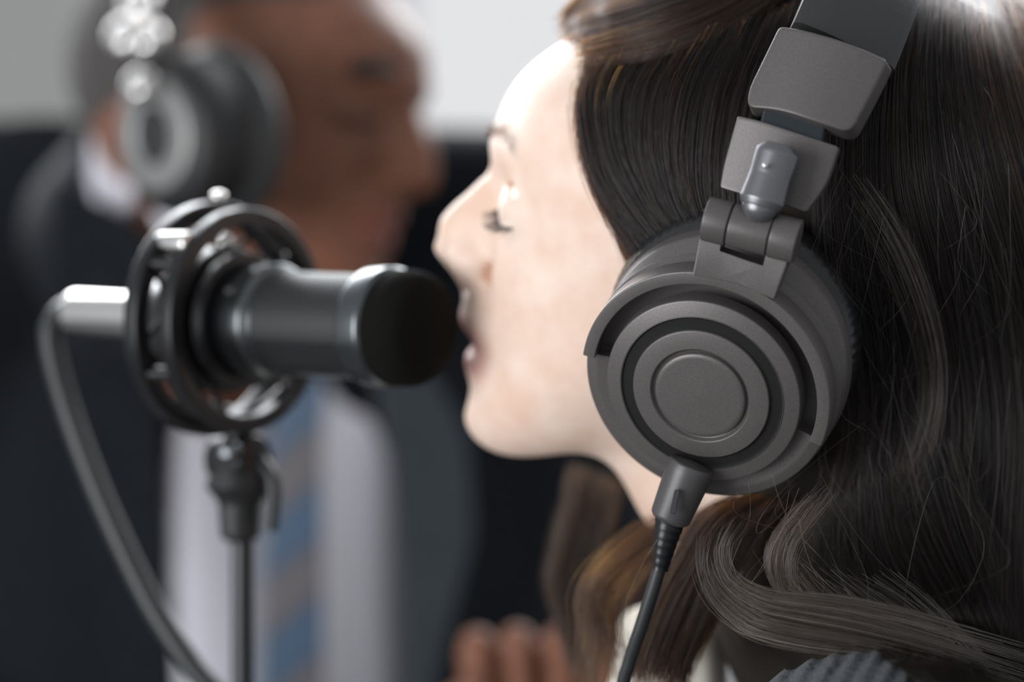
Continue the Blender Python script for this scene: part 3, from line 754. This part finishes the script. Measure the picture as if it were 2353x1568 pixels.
# man's hand raised at the table edge
hb = P(1225, 1600, 1.30)
def m_hand(X, Y, Z):
    p = lambda x, y, z: (hb[0] + x, hb[1] + y, hb[2] + z)
    g = ell(X, Y, Z, p(.0, 0, -.012), (.042, .017, .040))
    g = smin(g, cap(X, Y, Z, p(-.005, .01, -.04), p(-.03, .05, -.17), .027, .033), .02)
    for i, (x, ln) in enumerate(((-.030, .030), (-.010, .036), (.011, .034), (.030, .026))):
        k1 = p(x, -.004, .022); k2 = p(x * 1.05 + .002, -.030, .020 + ln * .35); k3 = p(x * 1.02 + .004, -.044, .0 + ln * .1); k4 = p(x, -.036, -.018)
        g = smin(g, cap(X, Y, Z, p(x * .8, 0, 0), k1, .010, .0098), .008)
        g = smin(g, cap(X, Y, Z, k1, k2, .0096, .0088), .003); g = smin(g, cap(X, Y, Z, k2, k3, .0088, .008), .003); g = smin(g, cap(X, Y, Z, k3, k4, .008, .0072), .003)
    g = smin(g, cap(X, Y, Z, p(-.030, -.004, -.03), p(-.046, -.026, -.005), .012, .010), .008)
    g = smin(g, cap(X, Y, Z, p(-.046, -.026, -.005), p(-.030, -.048, .010), .010, .008), .003)
    return g
V, Fc = surface_nets(m_hand, (hb[0] - .08, hb[1] - .07, hb[2] - .2), (hb[0] + .06, hb[1] + .1, hb[2] + .06), .002)
skin_obj('hand', V, Fc, np.zeros(len(V)), M_skin2, man)
smart('eyebrow', [tube([MCn + (Mf * (.094 - .012 * t * t) + ML_ * -(.012 + .032 * t) + Mu * (.0395 + .004 * math.sin(math.pi * t))) * MS for t in np.linspace(0, 1, 10)], [.0045 + .0020 * math.sin(math.pi * t) for t in np.linspace(0, 1, 10)], 10)], M_lash, man)  # brow, made thicker to carry the shadow patch around it

# man's headphones
hm = empty('headphones', tuple(P(400, 260, 1.33)))
tag(hm, 'black headphones with a silver-ringed cup over the man\'s ear', 'headphones')
mc0 = P(362, 312, 1.295); mn = nrm((-.62, -.76, -.05)); mup = nrm((-.20, .0, 1))
def m_(prof, **k): return lathe(prof, mc0, mn, up=mup, seg=64, **k)
ovm = lambda h: (1, 1.1)
smart('ear_cup', [m_(rprof([(.0002, .0015), (.026, .001), (.034, -.003), (.040, -.010), (.041, -.030), (.034, -.034)], .002), oval=ovm)], M_blk, hm)
smart('silver_ring', [m_(rprof([(.0135, .002), (.0150, .0042), (.0270, .0040), (.0285, .0005)], .0012), oval=ovm)], mat('brushed_silver', (.34, .34, .33, 1), .38, .9), hm)
smart('centre_cap', [m_(rprof([(.0002, .0035), (.0125, .0030), (.0140, .001)], .001), oval=ovm)], M_blk, hm)
smart('ear_pad', [m_([(.040 + .007 * math.sin(math.pi * t), -.032 - .024 * t) for t in np.linspace(0, 1, 10)] + [(.02, -.055)], oval=ovm)], M_leather, hm)
MB = [P(350, 190, 1.31), P(330, 100, 1.315), P(350, 0, 1.33), P(420, -110, 1.37)] + [MCn + Mu * (.04 + .115 * math.sin(t)) - ML_ * .10 * math.cos(t) - Mf * .03 for t in np.linspace(1.0, 3.14, 8)]
smart('headband', [tube(spline(MB, 8), .011, 16)], M_blkgloss, hm)
for (x, y, r) in ((285, 80, .010), (335, 85, .010), (322, 196, .0085), (318, 5, .010)):
    smart('swivel_bolt', [lathe(rprof([(.0002, -.006), (r, -.004), (r, .002), (r * .7, .0045), (.0002, .005)], .0015), P(x, y, 1.285), (-.5, -.8, .35), seg=32)], M_silver, hm)

smart('lash_line', [tube([MCn + (Mf * (.0885 - .011 * t * t) + ML_ * -(.020 + .024 * t) + Mu * (.0150 - .002 * t)) * MS for t in np.linspace(0, 1, 8)], .0028, 8)], M_lash, man)  # dark tube along the lid, put in as the shade at his eye

# ------------------------------------------------------------------ strands of hair
bpy.context.view_layer.update()
def bvh(objs):
    V, Fc, n = [], [], 0
    for o in objs:
        me = o.data; a = np.empty(len(me.vertices) * 3, np.float32); me.vertices.foreach_get('co', a); V.append(a.reshape(-1, 3))
        Fc += [tuple(i + n for i in p.vertices) for p in me.polygons]; n += len(me.vertices)
    return BVHTree.FromPolygons(np.concatenate(V).tolist(), Fc)
T = bvh([whair, wbody, sweater]); eye3 = Vector((0, 0, CZ))
def depth(px, py, default):
    d = Vector(P(px, py, 1)) - eye3; h = T.ray_cast(eye3, d.normalized())
    return h[0].y if h[0] is not None else default
def sheet(guides, n, off=.004, default=.90, jp=6, jd=.0025, K=22, r=.00005, taper=True, clump=0, frac=.25, D=None, wav=3):
    """strands combed between neighbouring guide locks lying on the head; off = lift above the surface"""
    G = []
    for g in guides:
        s = np.array(spline([np.array(q, float) for q in g], 12)); L = np.concatenate([[0], np.cumsum(np.linalg.norm(np.diff(s[:, :2], axis=0), axis=1))]); t = np.linspace(0, L[-1], K)
        q = np.stack([np.interp(t, L, s[:, i]) for i in range(s.shape[1])], 1)
        if q.shape[1] == 2:
            z = np.array([depth(x, y, default) if D is None else D for x, y in q]) - off
            z = np.convolve(np.pad(z, 3, mode='edge'), np.ones(7) / 7, 'valid'); z = np.minimum(z, np.array([depth(x, y, 9) for x, y in q]) - .0008) if D is None else z
            q = np.column_stack([q, z])
        G.append(q)
    G = np.array(G); m = len(G)
    uu = rng.random(n) * (m - 1) if m > 1 else np.zeros(n)
    if clump: c = rng.random(clump) * (m - 1); ci = rng.integers(0, clump, n); uu = np.where(rng.random(n) < .84, np.clip(c[ci] + rng.normal(0, (.035 if clump > 28 else .018) * (m - 1), n), 0, m - 1), uu)
    i = np.clip(uu.astype(int), 0, max(m - 2, 0)); f = (uu - i)[:, None, None]
    f = f * f * (3 - 2 * f) if m > 2 and False else f
    S = G[i] * (1 - f) + G[np.minimum(i + 1, m - 1)] * f
    t = np.linspace(0, 1, K)[None, :]
    for ax_, amp in ((0, jp), (1, jp * .5), (2, jd)):
        a = rng.normal(0, 1, (n, 1)) * amp; b = rng.normal(0, 1, (n, 1)) * amp * .8; c = rng.normal(0, .35, (n, 1)) * amp; ph = rng.random((n, 1)) * 6.28
        w = a * (1 - t) + b * t + c * np.sin(t * wav * (1 + rng.random((n, 1))) + ph)
        S[:, :, ax_] += -np.abs(w) * .8 if ax_ == 2 else w
    if frac and n > 1:                                              # strands start and end at different places
        t0 = rng.random((n, 1)) * frac; t1 = 1 - rng.random((n, 1)) * frac
        tt = (t0 + (t1 - t0) * t) * (K - 1); k0_ = np.clip(tt.astype(int), 0, K - 2); ft = (tt - k0_)[:, :, None]
        S = np.take_along_axis(S, k0_[:, :, None], 1) * (1 - ft) + np.take_along_axis(S, k0_[:, :, None] + 1, 1) * ft
    X = (S[:, :, 0] - 1176.5) / FPX * S[:, :, 2]; Z = CZ - (S[:, :, 1] - 784) / FPX * S[:, :, 2]
    W = np.stack([X, S[:, :, 2], Z], 2)
    lo = rng.random((n, 1)) * .12 if taper else 0; rad = r * (.7 + .6 * rng.random((n, 1))) * np.ones((1, K)); rad[:, -3:] *= [.8, .5, .15]
    return W, rad
def strands(name, sheets, m, parent=whair):
    W = np.concatenate([s[0] for s in sheets]); R = np.concatenate([s[1] for s in sheets]); return hair_curves(name, W, R, m, parent)

side = sheet([[(1345, 150), (1333, 240), (1342, 330), (1362, 410), (1396, 490), (1440, 565), (1490, 640)],
              [(1370, 130), (1350, 240), (1372, 350), (1430, 470), (1500, 560), (1560, 620)],
              [(1430, 110), (1385, 220), (1400, 350), (1460, 460), (1530, 550), (1600, 600)],
              [(1540, 90), (1470, 200), (1460, 330), (1500, 450), (1560, 540), (1640, 600)],
              [(1640, 60), (1570, 190), (1545, 330), (1560, 450), (1610, 540), (1680, 600)],
              [(1730, 30), (1660, 180), (1630, 330), (1630, 450), (1660, 540), (1730, 620)],
              [(1830, 0), (1760, 160), (1720, 320), (1700, 450), (1720, 560), (1790, 660)]], 7000, jp=7, jd=.004, clump=90)
sweep = sheet([[(1330, 165), (1420, 150), (1530, 125), (1650, 80), (1760, 20), (1860, -60)],
               [(1322, 130), (1410, 110), (1520, 80), (1640, 35), (1750, -30), (1840, -90)],
               [(1318, 100), (1400, 75), (1500, 45), (1620, -5), (1730, -60), (1800, -110)]], 1600, off=.006, jp=8, clump=40)
top = sheet([[(1300, 105), (1400, 72), (1500, 42), (1620, -8), (1760, -70)],
             [(1288, 85), (1350, 45), (1450, 15), (1560, -20), (1700, -60)],
             [(1285, 50), (1340, 5), (1430, -30), (1550, -70), (1680, -100)],
             [(1310, 10), (1370, -30), (1450, -70), (1550, -110), (1650, -150)]], 2200, off=.006, jp=9, clump=30)
back = sheet([[(1900, -40), (1900, 200), (1890, 420), (1900, 620), (1930, 800), (1950, 1000), (1900, 1200), (1850, 1380)],
              [(2040, -60), (1990, 200), (1980, 430), (2020, 620), (2060, 800), (2060, 1000), (2000, 1200), (1960, 1400)],
              [(2140, -60), (2110, 150), (2120, 400), (2170, 600), (2210, 800), (2230, 1000), (2200, 1200), (2180, 1450)],
              [(2200, -20), (2220, 180), (2270, 400), (2320, 600), (2350, 800), (2370, 1000), (2360, 1250), (2370, 1600)],
              [(2280, 20), (2330, 200), (2390, 400), (2440, 600), (2480, 800), (2520, 1000), (2560, 1250), (2600, 1600)],
              [(2310, -30), (2420, 150), (2480, 400), (2530, 600), (2570, 800), (2600, 1000), (2640, 1250), (2700, 1600)]], 10000, jp=16, jd=.006, clump=120, K=30)
lock = sheet([[(1930, 430), (1990, 520), (2050, 640), (2100, 780), (2118, 900), (2095, 1020), (2060, 1120), (2030, 1250)],
              [(1960, 400), (2040, 520), (2100, 640), (2145, 780), (2155, 900), (2135, 1020), (2090, 1120), (2040, 1250)],
              [(1985, 390), (2075, 520), (2130, 640), (2165, 780), (2170, 900), (2150, 1020), (2105, 1120), (2050, 1260)]], 230, off=.010, jp=11, jd=.004, frac=.5, clump=20, K=30, r=.00006)
low = sheet([[(1880, 1180), (1860, 1300), (1900, 1400), (2000, 1480), (2120, 1560), (2200, 1640)],
             [(1980, 1100), (1990, 1250), (2050, 1380), (2140, 1480), (2230, 1580), (2280, 1660)],
             [(2080, 1060), (2130, 1230), (2200, 1370), (2270, 1500), (2340, 1620), (2380, 1700)],
             [(2200, 1000), (2260, 1200), (2320, 1400), (2380, 1560), (2440, 1700), (2480, 1750)]], 5000, off=.010, jp=14, jd=.006, clump=60, K=26)
swoop = sheet([[(2420, 1500), (2250, 1450), (2080, 1400), (1960, 1372), (1850, 1360), (1760, 1350), (1690, 1310), (1680, 1240), (1720, 1180)],
               [(2400, 1560), (2220, 1500), (2060, 1450), (1940, 1420), (1830, 1400), (1740, 1380), (1670, 1330), (1650, 1260), (1680, 1190)],
               [(2380, 1580), (2200, 1530), (2040, 1490), (1920, 1465), (1820, 1445), (1730, 1420), (1655, 1360), (1625, 1290), (1640, 1220)],
               [(2340, 1600), (2180, 1560), (2000, 1510), (1890, 1500), (1790, 1485), (1700, 1455), (1630, 1390), (1600, 1310), (1600, 1230)]], 560, off=.018, D=.80, jp=13, jd=.014, clump=24, K=26, r=.00006, frac=.6)
swoop2 = sheet([[(1740, 1250), (1790, 1340), (1870, 1430), (1980, 1500), (2120, 1580)],
                [(1820, 1290), (1900, 1370), (2000, 1430), (2120, 1500), (2260, 1600)],
                [(1930, 1310), (2030, 1370), (2140, 1450), (2240, 1540), (2330, 1640)],
                [(2050, 1300), (2160, 1400), (2250, 1500), (2330, 1600), (2400, 1700)]], 330, D=.797, off=0, jp=20, jd=.010, clump=60, K=26, r=.00006, frac=.6)
edge = sheet([[(1350, 120), (1328, 220), (1333, 320), (1354, 410), (1388, 490), (1425, 560), (1450, 650)],
              [(1400, 110), (1362, 220), (1368, 330), (1400, 430), (1440, 510), (1480, 580), (1520, 650)]], 420, jp=13, jd=.004, off=.005, clump=24, frac=.5)
curl = sheet([[(1880, 1110), (1810, 1180), (1765, 1240), (1755, 1300), (1790, 1370), (1860, 1420)],
              [(1900, 1120), (1840, 1190), (1800, 1250), (1790, 1310), (1815, 1370), (1900, 1430)],
              [(1925, 1130), (1870, 1200), (1830, 1260), (1822, 1320), (1850, 1380), (1950, 1440)]], 260, D=.792, off=0, frac=.45, clump=16, jp=9, jd=.003, r=.00006, K=26)
neckh = sheet([[(1720, 1130), (1620, 1180), (1560, 1270), (1500, 1380), (1460, 1480), (1440, 1600)],
               [(1760, 1140), (1680, 1200), (1620, 1300), (1570, 1400), (1530, 1500), (1500, 1600)],
               [(1800, 1150), (1750, 1220), (1690, 1320), (1640, 1420), (1590, 1520), (1570, 1620)]], 2800, D=.846, off=0, jp=12, jd=.012, clump=50, K=24, r=.00006)
front = sheet([[(1600, 1150), (1480, 1200), (1380, 1280), (1330, 1360), (1330, 1460), (1290, 1600)],
               [(1620, 1170), (1520, 1230), (1420, 1300), (1370, 1380), (1390, 1480), (1380, 1620)],
               [(1640, 1190), (1540, 1260), (1470, 1340), (1430, 1420), (1440, 1520), (1450, 1620)]], 330, D=.865, off=0, jp=16, jd=.012, clump=22, K=24, r=.00006)
far = sheet([[(1310, 1060), (1300, 1160), (1275, 1260), (1262, 1340), (1290, 1440), (1320, 1560)],
             [(1380, 1080), (1355, 1180), (1320, 1280), (1300, 1360), (1330, 1460), (1350, 1580)],
             [(1420, 1100), (1400, 1200), (1370, 1300), (1330, 1400), (1350, 1500), (1370, 1600)]], 1500, D=.985, off=0, jp=10, jd=.012, clump=30, K=24, r=.00007)
fly = []
for k in range(120):
    x0, y0 = rng.uniform(1880, 2330), rng.uniform(300, 1150); dx = rng.normal(40, 90); L = rng.uniform(150, 520); bow = rng.normal(0, 60)
    g = [(x0, y0), (x0 + dx * .3 + bow * .6, y0 + L * .33), (x0 + dx * .6 + bow, y0 + L * .66), (x0 + dx, y0 + L)]
    fly.append(sheet([g], 1, off=rng.uniform(.006, .02), jp=0, jd=0, K=26, r=.000045))
for k in range(20):
    x0, y0 = rng.uniform(1700, 1950), rng.uniform(1080, 1300); dx = rng.normal(60, 120); L = rng.uniform(120, 330); bow = rng.normal(-30, 60)
    fly.append(sheet([[(x0, y0), (x0 + dx * .2 + bow * .7, y0 + L * .33), (x0 + dx * .5 + bow, y0 + L * .66), (x0 + dx, y0 + L)]], 1, D=rng.uniform(.775, .80), off=0, jp=0, jd=0, K=26, r=.000045))
for g in ([(1990, 990), (1940, 960), (1915, 900), (1920, 830), (1950, 780)], [(1830, 1150), (1740, 1230), (1760, 1170), (1850, 1080), (2000, 960)],
          [(2040, 440), (2080, 380), (2100, 350)], [(1960, 470), (2030, 400), (2100, 350)], [(2260, 200), (2282, 240), (2270, 290)],
          [(1700, 1290), (1650, 1270), (1640, 1340), (1660, 1420), (1700, 1480)], [(1530, 1210), (1480, 1290), (1440, 1380), (1420, 1500)],
          [(2240, 1330), (2180, 1400), (2080, 1390), (2150, 1100), (2230, 1180), (2262, 1260), (2220, 1370)]):
    fly.append(sheet([g], 1, D=.80, off=0, jp=0, jd=0, K=40, r=.000055))
def rk(s, K=26):
    W, R = s
    if W.shape[1] == K: return s
    t = np.linspace(0, 1, K); o = np.linspace(0, 1, W.shape[1])
    return (np.array([[np.interp(t, o, w[:, c]) for c in range(3)] for w in W]).transpose(0, 2, 1), np.array([np.interp(t, o, q) for q in R]))
strands('long_strands', [rk(s) for s in (side, top, low)], M_hair)
strands('back_strands', [rk(s) for s in (back,)], M_hair)
strands('swept_front_strands', [rk(s) for s in (sweep, edge, neckh, front, far)], M_hair_l)
strands('curled_strands', [rk(s) for s in (swoop, swoop2, curl, lock)], M_hair_s)
strands('loose_hairs', [rk(s) for s in fly], M_hair_s)
# lashes and brow
def wl(a, l, u): return WC + (Wf * a + WL * l + Wu * u) * .001
ls = []
for k in range(46):
    t = k / 45; l = 20 + 23 * t; a = Weye[0] + 12.0 - 9.0 * t ** 2 + .5; u = Weye[2] - 4.0 - 1.0 * t - 2 * math.sin(math.pi * t)
    b = wl(a, l, u); tip = wl(a + 6.5 - 2 * t, l + 3 * t + rng.normal(0, .6), u - 3.5 + rng.normal(0, .6)); mid = (b + tip) / 2 + (Wu * -.0016)
    ls.append([b * (1 - s) ** 2 + 2 * s * (1 - s) * mid + tip * s * s for s in np.linspace(0, 1, 6)])
    ls.append([wl(a - .3, l, u - .5 + .8 * s) + Wf * .0002 for s in np.linspace(0, 1, 6)])
ls = np.array(ls); hair_curves('lash_line', ls, np.full(ls.shape[:2], .00016) * np.linspace(1, .3, 6), M_lash, person)
bs = []
for k in range(150):
    t = rng.random() ** 1.8; l = 7 + 30 * t; u = 41.5 + 4.5 * math.sin(math.pi * min(t * .9, 1)) + rng.normal(0, 1.5); a0_ = 120
    o_ = Vector(wl(130, l, u)); h = T.ray_cast(o_, Vector(-Wf))
    if h[0] is None: continue
    b = np.array(h[0]); d = WL * .0062 + Wf * (.0008 - .0035 * t) + Wu * (.0020 - .0035 * t)
    bs.append([b + d * s + Wf * .0004 for s in np.linspace(0, 1, 5)])
bs = np.array(bs); hair_curves('eyebrow', bs, np.full(bs.shape[:2], .00007), M_hair, person)
print('done')
